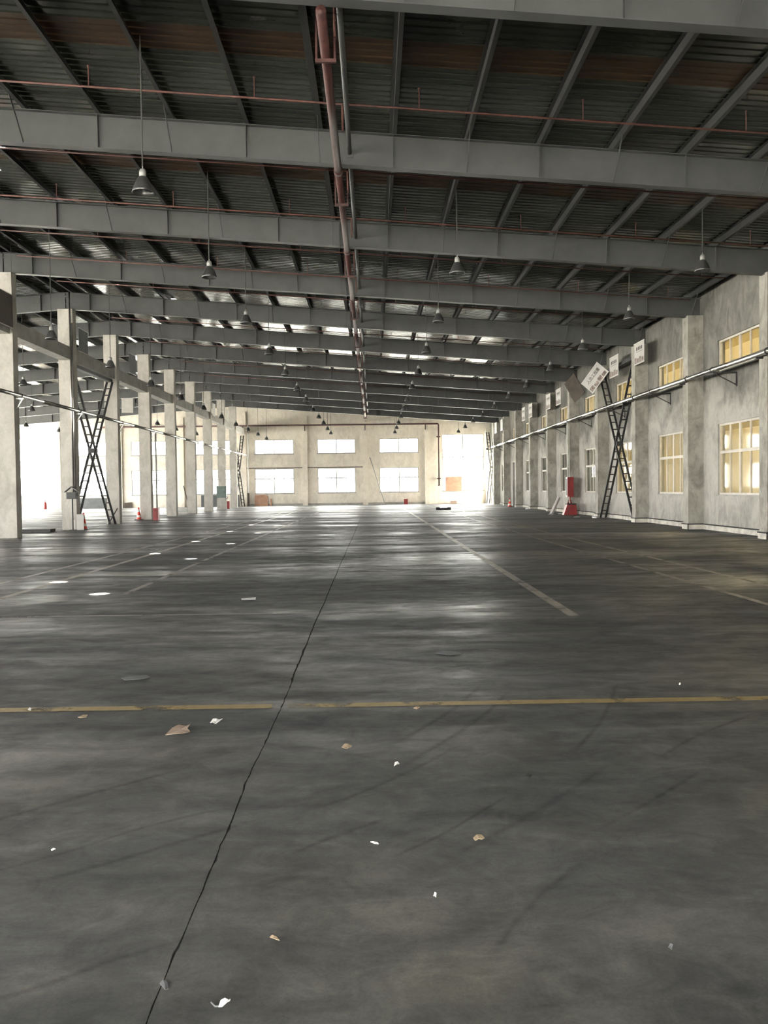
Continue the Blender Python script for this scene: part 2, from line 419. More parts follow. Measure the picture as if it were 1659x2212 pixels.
# ------------------------------------------------------------------ walls with openings
def wall(name, mat, axis, pos, out, u0, u1, ztop, openings, extra=()):
    """axis 'x': the wall stands at x=pos and runs along y; 'y': stands at y=pos and runs along x; out = signed thickness"""
    mb = MB()
    us = sorted({u0, u1, *extra, *[o[0] for o in openings], *[o[1] for o in openings]})
    vs = sorted({-0.05, *[o[2] for o in openings], *[o[3] for o in openings]})
    def P(u, t, z): return (pos + t, u, z) if axis == 'x' else (u, pos + t, z)
    def hole(u, z): return any(a < u < b and c < z < d for a, b, c, d in openings)
    for ua, ub in zip(us, us[1:]):
        for i, va in enumerate(vs):
            if i + 1 < len(vs):
                za0 = za1 = vs[i + 1]
                if hole((ua + ub) / 2, (va + za0) / 2): continue
            else: za0, za1 = ztop(ua), ztop(ub)
            for t in (0, out): mb.quad(P(ua, t, va), P(ub, t, va), P(ub, t, za1), P(ua, t, za0))
        mb.quad(P(ua, 0, ztop(ua)), P(ub, 0, ztop(ub)), P(ub, out, ztop(ub)), P(ua, out, ztop(ua)))
    for a, b, c, d in openings:
        for q in (((a, c), (a, d)), ((b, c), (b, d)), ((a, c), (b, c)), ((a, d), (b, d))):
            (p0, z0), (p1, z1) = q
            mb.quad(P(p0, 0, z0), P(p1, 0, z1), P(p1, out, z1), P(p0, out, z0))
    return tag(mb.build(name, mat), kind='structure')

# right wall: an upper and a lower window in each bay
LOW = (1.22, 3.58); UPP = (5.32, 6.36)
op_r = []
for k in range(2, 13):
    a, b = 6 * k + 1.40, 6 * k + 4.52
    op_r.append((a, b, *UPP))
    op_r.append((a, b, 0.0, 3.58) if k == 11 else (a, b, *LOW))
SIDEDOOR = (78.7, 83.6, 0.0, 5.0)
op_r.append(SIDEDOOR)
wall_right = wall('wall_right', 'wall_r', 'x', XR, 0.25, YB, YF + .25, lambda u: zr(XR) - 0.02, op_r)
# far gable wall
WF_L = (1.22, 3.65); WF_U = (5.10, 6.50)
gx = [(-11.6, -7.78), (-5.42, -1.72), (0.68, 4.5), (-23.7, -20.2), (-17.55, -14.0), (-29.7, -26.0)]
op_f = [(a, b, *WF_L) for a, b in gx] + [(a, b, *WF_U) for a, b in gx]
TALL_R = (6.85, 10.95, 1.24, 6.85); TALL_L = (-35.6, -31.9, 1.22, 6.9)  # tall openings, enlarged to stand in for the glow around smaller windows
op_f += [TALL_R, TALL_L]
wall_far = wall('wall_far', 'wall_f', 'y', YF, 0.25, XL, XR + .25, lambda u: zr(u) - 0.02, op_f, extra=(XRIDGE,))
# left and near walls, outside the frame: strips of windows and wide doors, placed and sized to light the hall
BIG = (2, 3, 4, 8, 10, 11, 12, 13)
op_l = [(6 * k + 1.0, 6 * k + 5.0, *z) for k in range(-1, 14) for z in (LOW, (5.0, 6.6)) if not (k in BIG and z == LOW)]
op_l += [(6 * k + 0.6, 6 * k + 5.4, 0.0, 4.7) for k in BIG]
wall_left = wall('wall_left', 'wall_f', 'x', XL, -0.25, YB, YF + .25, lambda u: zr(XL) - 0.02, op_l)
op_b = [(-6.5, 1.0, 0.0, 4.6), (-33, -27, 0.0, 5.2), (-21.5, -15.5, 0.0, 5.2)]
op_b += [(a, a + 4.2, 5.8, 7.1) for a in (-34, -28, -21, -9, -3, 3)]  # upper back openings added to light the near roof beams
wall_back = wall('wall_back', 'wall_f', 'y', YB, -0.25, XL, XR + .25, lambda u: zr(u) - 0.02, op_b, extra=(XRIDGE,))
for a, b, c, d in op_f: portal(((a + b) / 2, YF + .27, (c + d) / 2), b - a, d - c, (0, -1, 0))
for a, b, c, d in op_b: portal(((a + b) / 2, YB - .27, (c + d) / 2), b - a, d - c, (0, 1, 0))
for zc, h in (((LOW[0] + LOW[1]) / 2, 3.0), (5.8, 1.6)): portal((XL - .27, 38, zc), 92, h, (1, 0, 0))
portal((XR + .27, 81.15, 2.5), 4.9, 5.0, (-1, 0, 0))

# pilasters, skirting
for k in range(2, 14):
    zt = 7.47 + (0.0 if k % 3 else 0.03)
    MB().box(XPIL, XR - .004, 6 * k - .25, 6 * k + .25, 0.0, zt).build('pilaster', 'pilaster', wall_right)
for x in (-30.8, -24.8, -18.75, -6.66, -0.74, 5.37):
    MB().box(x - .24, x + .24, YF - .22, YF - .004, 0.0, zb(x) - .02).build('pilaster', 'wall_f', wall_far)
MB().box(XPIL + .05, XR - .004, YF - .4, YF - .004, 0.0, 7.4).build('pilaster', 'wall_f', wall_far)
MB().box(XC0, XC1, YF - .3, YF - .004, 0.0, 9.2).build('pilaster', 'wall_f', wall_far)
bb = tag(link('baseboard_right', None), kind='structure')
for k in range(1, 13):
    a, b = 6 * k + .25, 6 * k + 5.75
    if k == 11: continue
    MB().box(XR - .05, XR - .004, a, b, 0.0, 0.16).build('skirting', 'skirt', bb)
    MB().tube([(XR - .06, a, 0.185), (XR - .06, b, 0.185)], 0.022, 6).build('conduit', 'darksteel', bb)
for k in range(2, 13):
    MB().box(XPIL - .03, XPIL - .002, 6 * k - .28, 6 * k + .28, 0.0, 0.16).box(XPIL - .03, XR - .05, 6 * k - .28, 6 * k - .252, 0.0, 0.16).build('skirting', 'skirt', bb)
    MB().tube([(XR - .06, 6 * k - .30, 0.185), (XPIL - .04, 6 * k - .30, 0.185), (XPIL - .04, 6 * k + .27, 0.185)], 0.022, 6).build('conduit', 'darksteel', bb)
tag(MB().box(XC1 + .01, 5.1, YF - .04, YF - .004, 0.0, 0.22).build('baseboard_far', 'concrete'), kind='structure')
tag(MB().box(XC1 + .01, -0.99, YF - .05, YF - .004, 3.69, 3.77).build('trim_1', 'brownboard'), kind='structure')

# ------------------------------------------------------------------ windows
WIN_CACHE = {}
def window_meshes(w, h, cols, transom, mat, key):
    if key in WIN_CACHE: return WIN_CACHE[key]
    f = MB(); t = 0.07
    f.box(0, w, 0, .09, 0, t); f.box(0, w, 0, .09, h - t, h); f.box(0, t, 0, .09, t, h - t); f.box(w - t, w, 0, .09, t, h - t)
    sash = MB(); panes = []
    rows = [(t, h - t)]
    if transom: zt = h * 0.60; sash.box(t, w - t, .005, .085, zt - .05, zt + .05); rows = [(t, zt - .05), (zt + .05, h - t)]
    cw = (w - 2 * t) / cols
    for ri, (z0, z1) in enumerate(rows):
        for c in range(cols):
            x0, x1 = t + c * cw, t + (c + 1) * cw
            if c: hw = 0.05 if c * 2 == cols else 0.028; sash.box(x0 - hw, x0 + hw, .015, .075, z0, z1)
            panes.append((x0 + .02, x1 - .02, z0, z1))
    pm = [MB().box(a, b, .042, .048, c, d).mesh('pane', 'glass') for a, b, c, d in panes]
    WIN_CACHE[key] = (f.mesh('frame', mat), sash.mesh('sash_bars', mat), pm)
    return WIN_CACHE[key]
wn = [0]
def window(loc, rz, w, h, cols, transom, mat, sill=True, skip=()):
    wn[0] += 1
    o = tag(link('window_%d' % wn[0], None, None, loc, rz), kind='structure')
    fm, sm, pm = window_meshes(w, h, cols, transom, mat, (round(w, 2), round(h, 2), cols, transom, mat))
    link('frame', fm, o); link('sash_bars', sm, o)
    for i, p in enumerate(pm):
        if i not in skip: link('pane', p, o)
    if sill: MB().box(-.06, w + .06, -.09, 0.0, -.05, 0.0).build('sill', 'concrete', o)
    return o
R90 = -math.pi / 2                                # local x -> -y, local y -> +x
for k in range(3, 13):
    w = 3.12; y1 = 6 * k + 4.52
    window((XR + .05, y1, UPP[0]), R90, w, UPP[1] - UPP[0], 4, False, 'frame')
    if k != 11: window((XR + .05, y1, LOW[0]), R90, w, LOW[1] - LOW[0], 4, True, 'frame')
for a, b in gx:
    window((a, YF + .05, WF_L[0]), 0, b - a, WF_L[1] - WF_L[0], 4, True, 'fframe')
    window((a, YF + .05, WF_U[0]), 0, b - a, WF_U[1] - WF_U[0], 4, False, 'fframe')
for a, b, c, d in (TALL_R, TALL_L): window((a, YF + .05, c), 0, b - a, d - c, 4, True, 'fframe')
# dark door leaf in the right wall
dk = 6 * 11
d1 = tag(link('door_1', None, None, (XR + .10, dk + 4.5, 0.0), R90), kind='structure')
for i in range(2):
    lf = MB().box(.02 + i * 1.54, 1.54 + i * 1.54, 0, .05, 0.02, 3.55).build('door_leaf', 'doordark', d1)
    MB().box(.2 + i * 1.54, 1.36 + i * 1.54, -.012, 0, 0.3, 1.6).box(.2 + i * 1.54, 1.36 + i * 1.54, -.012, 0, 1.9, 3.3).build('door_panel', 'doordark', lf)
d2 = tag(link('door_2', None, None, (XR + .02, SIDEDOOR[1], 0.0), R90), kind='structure')
MB().box(0, .12, 0, .2, 0, 5.0).box(4.78, 4.9, 0, .2, 0, 5.0).box(.12, 4.78, 0, .2, 4.86, 5.0).build('door_frame', 'frame', d2)

# ------------------------------------------------------------------ rooms behind the right wall
XA = 17.5
annex = tag(MB().box(XA, XA + .1, 12, 78, 0, 8.2).box(XR + .25, XA, 11.9, 12, 0, 8.2).box(XR + .25, XA, 78, 78.1, 0, 8.2).build('wall_annex', 'annexwall'), kind='structure')
MB().box(XR + .25, XA, 43.4, 43.5, 0, 4.2).build('partition', 'annexwall', annex)
tag(MB().box(XR + .25, XA, 12, 78, -.05, 0.0).build('floor_annex', 'annexfloor'), kind='structure')
tag(MB().box(XR + .25, XA, 12, 78, 4.2, 4.35).build('ceiling_annex_lower', 'annexwall'), kind='structure')
tag(MB().box(XR + .25, XA + .1, 11.9, 78.1, 8.2, 8.3).build('ceiling_annex', 'annexwall'), kind='structure')
tube_me = MB().tube([(0, -0.6, 0), (0, 0.6, 0)], 0.025, 8).mesh('tube', 'tube', True)
hous_me = MB().box(-.06, .06, -.65, .65, .03, .09).mesh('housing', 'white')
for k in range(3, 13):
    for tier, z in (('lower', 4.05), ('upper', 8.0)):
        if tier == 'lower' and k > 6: continue
        for q, dy in enumerate((1.5, 4.5)):
            t = thing('tube_light', 'lit tube, %s of two, behind the %s window in right wall bay %s' % (('nearer', 'farther')[q], tier, ORD[k - 2]), 'tube light',
                      (14.2, 6 * k + dy, z), 0, 'tube lights behind the right wall')
            link('tube', tube_me, t); link('housing', hous_me, t)
for k in (7,):                                    # drawn curtains
    MB().box(XR + .26, XR + .30, 6 * k + 1.3, 6 * k + 4.6, 1.1, 3.7).build('curtain_panel', 'curtain', annex)

# ------------------------------------------------------------------ roof: sheets and purlins hang together as the ceiling
XE = XR + 0.6
ceiling = tag(MB().beam((XRIDGE, YB, zr(XRIDGE) + .03), (XRIDGE, YF + .3, zr(XRIDGE) + .03), 0.6, 0.02).build('ceiling', 'roof'), kind='structure')
SW = BAY / 7.0
def sheet_mesh(xa, xb, mat):
    prof = []; p = SW / 4
    for r in range(4):
        y = r * p
        prof += [(y, 0), (y + p * .58, 0), (y + p * .68, .016), (y + p * .90, .016)]
    prof.append((SW, 0))
    mb = MB()
    for y, z in prof: mb.v += [(xa, y, zr(xa) + z), (xb, y, zr(xb) + z)]
    for i in range(len(prof) - 1): k = 2 * i; mb.f.append((k, k + 1, k + 3, k + 2))
    return mb.mesh('roof_sheet', mat)
HOLES = []                                        # unseen roof holes, placed back along the sun to cast floor spots
SPOTS = [(-4.23, y) for y in (13.1, 19.65, 25.1, 31.15, 37.15)] + [(-5.52, y) for y in (14.9, 21.45, 26.45, 32.65, 38.5)]
for x, y in SPOTS:
    hx = x; 
    for _ in range(6): hx = x - SUN_T.x * zr(hx)
    HOLES.append((hx, y - SUN_T.y * zr(hx)))
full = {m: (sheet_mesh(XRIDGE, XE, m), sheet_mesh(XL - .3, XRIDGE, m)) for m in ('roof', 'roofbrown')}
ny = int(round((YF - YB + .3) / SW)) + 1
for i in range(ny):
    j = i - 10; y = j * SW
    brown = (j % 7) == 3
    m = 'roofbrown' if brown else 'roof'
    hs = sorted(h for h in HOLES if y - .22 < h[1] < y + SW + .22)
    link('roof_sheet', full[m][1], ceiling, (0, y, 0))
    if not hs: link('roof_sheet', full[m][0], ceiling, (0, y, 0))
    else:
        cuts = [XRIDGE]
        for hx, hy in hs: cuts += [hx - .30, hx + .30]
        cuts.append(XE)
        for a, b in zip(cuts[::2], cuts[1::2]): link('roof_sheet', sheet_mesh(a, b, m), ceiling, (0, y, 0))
def holed_plate(cx, cy, y0, y1):  # added flat plate; its round hole lets one sun spot through
    mb = MB(); x0, x1 = cx - .32, cx + .32
    ang = sorted([2 * math.pi * k / 24 for k in range(24)] + [math.atan2(y - cy, x - cx) % (2 * math.pi) for x in (x0, x1) for y in (y0, y1)]); n = len(ang)
    c = []; e = []
    for t in ang:
        dx, dy = math.cos(t), math.sin(t)
        c.append((cx + .125 * dx, cy + .125 * dy))
        q = min((x1 - cx) / dx if dx > 1e-6 else 9e9, (x0 - cx) / dx if dx < -1e-6 else 9e9, (y1 - cy) / dy if dy > 1e-6 else 9e9, (y0 - cy) / dy if dy < -1e-6 else 9e9)
        e.append((cx + q * dx, cy + q * dy))
    P = lambda q: (q[0], q[1], zr(q[0]) + .018)
    for k in range(n): mb.quad(P(c[k]), P(c[(k + 1) % n]), P(e[(k + 1) % n]), P(e[k]))
    return mb.build('sunspot_hole_plate', 'roof', ceiling)
for hx, hy in HOLES:
    js = [j for j in range(-10, ny) if j * SW - .22 < hy < (j + 1) * SW + .22]
    holed_plate(hx, hy, min(js) * SW, (max(js) + 1) * SW)
def purlin_mesh(x):
    z0 = zp(x); s = 1 if x > XRIDGE else -1
    a = MB().box(x - .004, x + .004, YB, YF, z0, z0 + .195)
    a.box(x + .004, x + .075, YB, YF, z0, z0 + .006).box(x - .075, x - .004, YB, YF, z0 + .17, z0 + .176)
    return a
PX = [0.51 + 1.53 * i for i in range(-8, 8)]
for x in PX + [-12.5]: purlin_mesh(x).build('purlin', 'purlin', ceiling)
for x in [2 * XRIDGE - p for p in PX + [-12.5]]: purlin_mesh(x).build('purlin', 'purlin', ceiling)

# ------------------------------------------------------------------ steel roof beams
def roof_beam(k, left):
    Y = 6 * k
    xa, xb = (XL + .1, XRIDGE - .02) if left else (XRIDGE + .02, XR - .02)
    if left: lab = 'grey steel roof beam left of the column row, at the %s column' % ORD[k - 4] if k > 4 else 'grey steel roof beam left of the columns, nearest the camera'
    else: lab = '%s grey steel roof beam from the camera over the main hall' % ORD[k - 1]
    o = thing('roof_beam', lab, 'roof beam', (0, Y, 0), 0, 'roof beams over the left aisle' if left else 'roof beams over the main hall')
    def pl(y0, y1, za, zc):
        mb = MB(); mb.v += [(x, y, zb(x) + z) for x in (xa, xb) for y in (y0, y1) for z in (za, zc)]
        mb.f += [(0, 1, 3, 2), (4, 6, 7, 5), (0, 4, 5, 1), (2, 3, 7, 6), (0, 2, 6, 4), (1, 5, 7, 3)]; return mb
    pl(-.005, .005, .014, BD - .014).build('web', 'steel', o)
    pl(-.11, .11, 0, .014).build('bottom_flange', 'steel', o)
    pl(-.11, .11, BD - .014, BD).build('top_flange', 'steel', o)
    xs = PX if not left else [2 * XRIDGE - p for p in PX]
    for i, x in enumerate(xs):
        if i % 2 == 0: MB().box(x - .006, x + .006, -.10, -.006, zb(x) + .015, zb(x) + BD - .015).build('stiffener', 'steel', o)
        elif not left: MB().beam((x, -.75, zp(x) + .02), (x, -.09, zb(x) + .02), .05, .012, (1, 0, 0)).build('knee_brace', 'steel', o)
    if not left and k >= 4:                       # splice plate pair at mid span
        MB().box(-.86, -.84, -.12, .12, zb(-.85) - .04, zb(-.85) + BD + .03).build('splice_plate', 'steel', o)
    return o
for k in range(1, 14): roof_beam(k, False)
for k in range(4, 14): roof_beam(k, True)

# ------------------------------------------------------------------ concrete columns and the beams between them
for k in range(4, 14):
    Y = 6 * k
    lab = {4: 'pale plastered column just outside the left edge, nearest the camera', 5: 'pale plastered column at the left edge of the picture, widest in view',
           6: 'pale plastered column behind the switch box on a post', 7: 'pale plastered column with a dark plank leaning at its foot',
           8: 'pale plastered column beside the tall red bin and the traffic cone'}.get(k, '%s pale plastered column of the left row, counted from the left edge' % ORD[k - 4])
    o = thing('concrete_column', lab, 'column', (-12.72, Y, 0), 0, 'columns of the left row')
    h = zb(XRIDGE) - .02
    mb = MB()
    hs = [0] + [h * t for t in (.12, .3, .5, .7, .88)] + [h]
    for z in hs:
        j = lambda: random.uniform(-.006, .006)
        mb.v += [(-.31 + j(), -.21 + j(), z), (.31 + j(), -.21 + j(), z), (.31 + j(), .21 + j(), z), (-.31 + j(), .21 + j(), z)]
    for i in range(len(hs) - 1):
        for q in range(4): mb.f.append((4 * i + q, 4 * i + (q + 1) % 4, 4 * i + 4 + (q + 1) % 4, 4 * i + 4 + q))
    mb.f += [(3, 2, 1, 0), tuple(4 * (len(hs) - 1) + q for q in range(4))]
    mb.build('shaft', 'column', o)
    MB().box(-.28, .28, -.18, .18, h, h + .02).build('bearing_plate', 'steel', o)
for k in range(4, 14):
    lab = 'concrete beam joining the columns at the left edge, nearest the camera' if k == 4 else 'concrete beam between the %s and %s columns of the left row' % (ORD[k - 4], ORD[k - 3])
    y0, y1 = 6 * k + .215, 6 * k + (5.785 if k < 13 else 5.69)
    o = tag(MB().box(-.24, .24, 0, y1 - y0, 0, .53).build('concrete_beam', 'concrete', None, False, (-12.74, y0, 7.08)), lab, 'concrete beam', 'beams joining the left columns')

# ------------------------------------------------------------------ lattice cross braces
def cross_brace(X, y0, y1, ztop, label, wid=0.26, z0=0.02, tie=True):
    o = thing('cross_brace', label, 'cross brace', (X, (y0 + y1) / 2, 0))
    def arm(ya, za, yb, zc, off):
        a = Vector((off, ya - o.location.y, za)); b = Vector((off, yb - o.location.y, zc))
        rails = MB()
        for s in (-1, 1): rails.beam(a + Vector((s * wid / 2, 0, 0)), b + Vector((s * wid / 2, 0, 0)), .05, .09, (1, 0, 0))
        r = rails.build('rails', 'darksteel', o)
        L = (b - a).length; n = int(L / .42)
        for i in range(1, n):
            p = a.lerp(b, i / n); MB().beam(p - Vector((wid / 2, 0, 0)), p + Vector((wid / 2, 0, 0)), .07, .05).build('batten', 'darksteel', r)
    arm(y1 - .05, ztop, y0 + .05, z0, 0.0)
    arm(y0 + .05, ztop, y1 - .05, z0, 0.0)
    zc = (ztop + z0) / 2
    MB().box(-wid / 2 - .01, wid / 2 + .01, -.25, .25, zc - .10, zc + .10).build('gusset_plate', 'darksteel', o)
    if tie: MB().box(-wid / 2, wid / 2, y0 + .02 - o.location.y, y1 - .02 - o.location.y, ztop, ztop + .14).build('top_tie', 'darksteel', o)
    return o
cross_brace(-12.74, 36.22, 41.78, 6.90, 'black lattice cross brace between the second and third left columns')
cross_brace(-12.74, 78.22, 83.68, 6.90, 'black lattice cross brace beyond the last left column, by the far wall', tie=False)
cross_brace(11.28, 36.26, 41.74, 6.95, 'black lattice cross brace in front of a lit window on the right wall')
cross_brace(11.28, 78.26, 83.58, 6.95, 'black lattice cross brace in the far right corner, washed by daylight', tie=False)

# ------------------------------------------------------------------ pipes under the roof
def pipe_clip(o, p, r, mat='darksteel'): MB().tube([Vector(p) + Vector((0, -.02, 0)), Vector(p) + Vector((0, .02, 0))], r, 10).build('clamp', mat, o)
MX, MZ = -0.64, 8.20
mp = thing('fire_main_pipe', 'thick red fire main pipe running down the middle of the roof', 'pipe', (MX, 45, MZ))
for a in range(2, 14):
    MB().tube([(0, 6 * a - 45, 0), (0, 6 * a + 5.98 - 45 if a < 13 else 83.6 - 45, 0)], 0.075, 12).build('pipe_length', 'red', mp, True)
    MB().tube([(0, 6 * a + 5.9 - 45, 0), (0, 6 * a + 6.05 - 45, 0)], 0.095, 12).build('coupling', 'red', mp, True)
for i in range(11):
    y = 13.2 + 6.6 * i; hh = zp(MX) - MZ
    h = MB()
    for s in (-1, 1): h.beam((s * .14, y - 45, -.10), (s * .14, y - 45, hh + .02), .03, .03)
    h.beam((-.16, y - 45, -.10), (.16, y - 45, -.10), .05, .05)
    h.build('hanger', 'red', mp)
BRANCH = (12.75, 16.05, 19.4, 22.75, 26.1, 29.1, 32.6, 36.4, 39.5, 42.85, 45.8, 49.5, 52.9, 56.25, 59.1, 62.5, 66.3, 69.6, 73.0, 76.4)
for i, y in enumerate(BRANCH):
    zz = lambda x: zb(x) + 0.42
    xa, xb = -11.9, 10.9
    o = thing('sprinkler_branch_pipe', '%s thin red sprinkler pipe from the camera, running across under the roof' % ORD[i + 1], 'pipe', (0, y, 0), 0, 'sprinkler pipes across the hall')
    # keep the small pipe clear of the steel beam planes
    MB().tube([(xa, 0, zz(xa)), (MX, 0, zz(MX)), (xb, 0, zz(xb))], 0.02, 8).build('pipe', 'rustred', o, True)
    MB().tube([(MX + .16, 0, MZ + .02), (MX + .16, 0, zz(MX + .16))], 0.02, 8).build('riser', 'rustred', o)
    for q in range(-3, 4):
        x = 0.95 + 3.06 * q
        st = MB().tube([(x, 0, zz(x)), (x, 0, zz(x) + .33)], 0.011, 6).build('sprinkler_stub', 'rustred', o)
        MB().lathe([(0.0, .40), (.03, .385), (.012, .36), (.012, .33), (0.0, .33)], 8, (x, 0, zz(x))).build('sprinkler_head', 'rustred', st)
for k in range(2, 13):
    o = thing('strut_tube', 'grey steel strut tube between the %s and %s roof beams of the hall' % (ORD[k - 1], ORD[k]), 'strut', (-0.40, 6 * k, zb(-.40) + .28), 0, 'strut tubes beside the fire main')
    MB().tube([(0, .03, 0), (0, 5.97, 0)], .048, 10).build('tube', 'steel', o, True)
    for yy in (.012, 5.976): MB().box(-.065, .065, yy - .006, yy + .006, -.1, .1).build('end_plate', 'steel', o)

# ------------------------------------------------------------------ pendant lamps
shade_prof = [(.055, .26), (.075, .25), (.11, .19), (.145, .11), (.172, .04), (.182, 0.0), (.190, .004), (.178, .045), (.15, .12), (.115, .20), (.08, .262), (.055, .275)]
shade_me = MB().lathe(shade_prof, 24).mesh('shade', 'lampshade', True)
gear_me = MB().lathe([(0, .262), (.06, .262), (.062, .36), (.045, .40), (.02, .41), (0, .41)], 14).mesh('gear_housing', 'lampgear', True)
bulb_me = MB().lathe([(0, .06), (.03, .07), (.045, .11), (.035, .17), (.022, .2), (.022, .262), (0, .262)], 12).mesh('bulb', 'white', True)
hook_me = MB().tube([(0, 0, .405), (0, 0, .46)], .012, 6).mesh('hook', 'lampgear')
def lamp(x, y, z, label, group, s=1.0):
    o = thing('pendant_lamp', label, 'lamp', (x, y, z), 0, group)
    for n, me in (('shade', shade_me), ('gear_housing', gear_me), ('bulb', bulb_me), ('hook', hook_me)): link(n, me, o)
    top = zr(x) - .02 - z
    MB().tube([(0, 0, .45), (0, 0, top)], .013, 6).build('cable', 'cable', o)
    return o
rows = [(-3.93, 15, 12, 6.79, 'left of the central red pipe'), (2.13, 21, 11, 6.78, 'right of the central red pipe'),
        (8.17, 21, 11, 6.82, 'close to the right wall'), (-10.03, 27, 10, 6.36, 'beside the left columns')]
for x, y0, n, z, desc in rows:
    for i in range(n):
        lamp(x, y0 + 6 * i, z + random.uniform(-.04, .04), '%s aluminium pendant lamp from the camera in the row %s' % (ORD[i + 1], desc), 'pendant lamps ' + desc)
for i, (x, y) in enumerate([(-15.8, 39), (-20.2, 51), (-25.4, 63), (-25.2, 69), (-26, 75), (-20.4, 69), (-15.8, 63), (-15.8, 69), (-15.4, 75)]):
    lamp(x, y, 6.45, '%s aluminium pendant lamp from the camera, hanging behind the left columns' % ORD[i + 1], 'pendant lamps in the left aisle')

# ------------------------------------------------------------------ the two silver pipes along the hall
pl_ = thing('silver_pipe', 'long silver pipe on brackets along the left columns', 'pipe', (-12.27, 50, 4.97))
for a in range(20, 84, 6): MB().tube([(0, a - 50, 0), (0, min(a + 5.99, 83.7) - 50, 0)], .07, 12).build('pipe_length', 'galv', pl_, True)
for k in range(4, 14):
    b = MB().box(-.14, .12, 6 * k - .05 - 50, 6 * k + .05 - 50, -.13, -.08).beam((-.13, 6 * k - 50, -.45), (.08, 6 * k - 50, -.12), .04, .04).build('bracket', 'galv', pl_)
    pipe_clip(pl_, (0, 6 * k - 50, 0), .085)
pr_ = thing('silver_pipe', 'long silver pipe on brackets along the right wall', 'pipe', (10.9, 50, 5.22))
for a in range(14, 78, 6): MB().tube([(0, a - 50, 0), (0, min(a + 5.99, 77.8) - 50, 0)], .08, 12).build('pipe_length', 'galv', pr_, True)
for k in range(3, 14):
    pipe_clip(pr_, (0, 6 * k - .6 - 50, 0), .098); pipe_clip(pr_, (0, 6 * k + 3.2 - 50, 0), .098)
    if k < 13:
        y = 6 * k + 3.0 - 50
        MB().box(-.08, .69, y - .02, y + .02, -.14, -.09).beam((-.02, y, -.14), (.67, y, -.50), .03, .03).box(.66, .69, y - .02, y + .02, -.55, -.14).build('bracket', 'darksteel', pr_)
    MB().box(-.07, .14, 6 * k - 50 - .03, 6 * k - 50 + .03, -.13, -.085).build('bracket', 'darksteel', pr_)
# drop pipes
dp = on_floor(334, 1124)
o = thing('drop_pipe', 'white vertical drop pipe between the fourth and fifth left columns', 'pipe', (-12.27, 48.45, 0))
MB().tube([(0, 0, .35), (0, 0, 4.90)], .05, 10).build('pipe', 'whitepipe', o, True)
MB().tube([(0, 0, .42), (.03, 0, .30), (.12, 0, .27)], .055, 8).build('outlet_elbow', 'darksteel', o, True)
o = thing('drop_pipe', 'white vertical drop pipe above the red hose cabinet on the right', 'pipe', (10.9, 47.55, 0))
MB().tube([(0, 0, 2.12), (0, 0, 5.14)], .05, 10).build('pipe', 'whitepipe', o, True)
pipe_clip(o, (0, 0, 3.4), .062, 'galv')
o = thing('drop_pipe', 'pale vertical pipe in the far left corner beside the far wall', 'pipe', (-12.2, 83.5, 0))
MB().tube([(0, 0, 0), (0, 0, 7.4)], .06, 10).build('pipe', 'whitepipe', o, True); MB().box(-.09, .09, -.09, .09, 0, 1.3).build('pipe_guard', 'brownboard', o)
# red pipe on the far wall
o = thing('red_wall_pipe', 'red fire pipe along the far wall, turning down beside the bright window', 'pipe', (6.48, 83.6, 0))
z1 = 7.86
MB().tube([(-33, 0, z1 + .02), (-.14, 0, z1), (-.04, 0, z1 - .02), (0, 0, z1 - .1), (0, 0, 1.85)], .075, 10).build('pipe', 'red', o, True)
for z in (6.6, 2.5): MB().box(-.17, .17, -.03, .38, z - .05, z + .05).build('wall_clamp', 'red', o)
for x in (-33, -26.5, -19.2, -13.1, -7.2, -1.3): MB().box(x - .04, x + .04, -.04, .15, z1 - .55, z1 + .05).build('bracket', 'darksteel', o)
MB().tube([(0, 0, 1.85), (0, 0, 1.78)], .11, 10).build('end_flange', 'red', o)

# conduits on the second column
for dx, dz0, dz1 in ((.21, 1.35, 9.9), (.29, 1.35, 8.6)):
    o = tag(MB().tube([(0, 0, dz0), (0, 0, dz1)], .035, 8).build('conduit_pipe', 'galv', None, True, (-12.72 + dx, 35.74, 0)),
            'grey conduit rising up the column behind the switch box, %s one' % ('left, taller' if dx < .25 else 'right, shorter'), 'conduit', 'conduits on the second column')

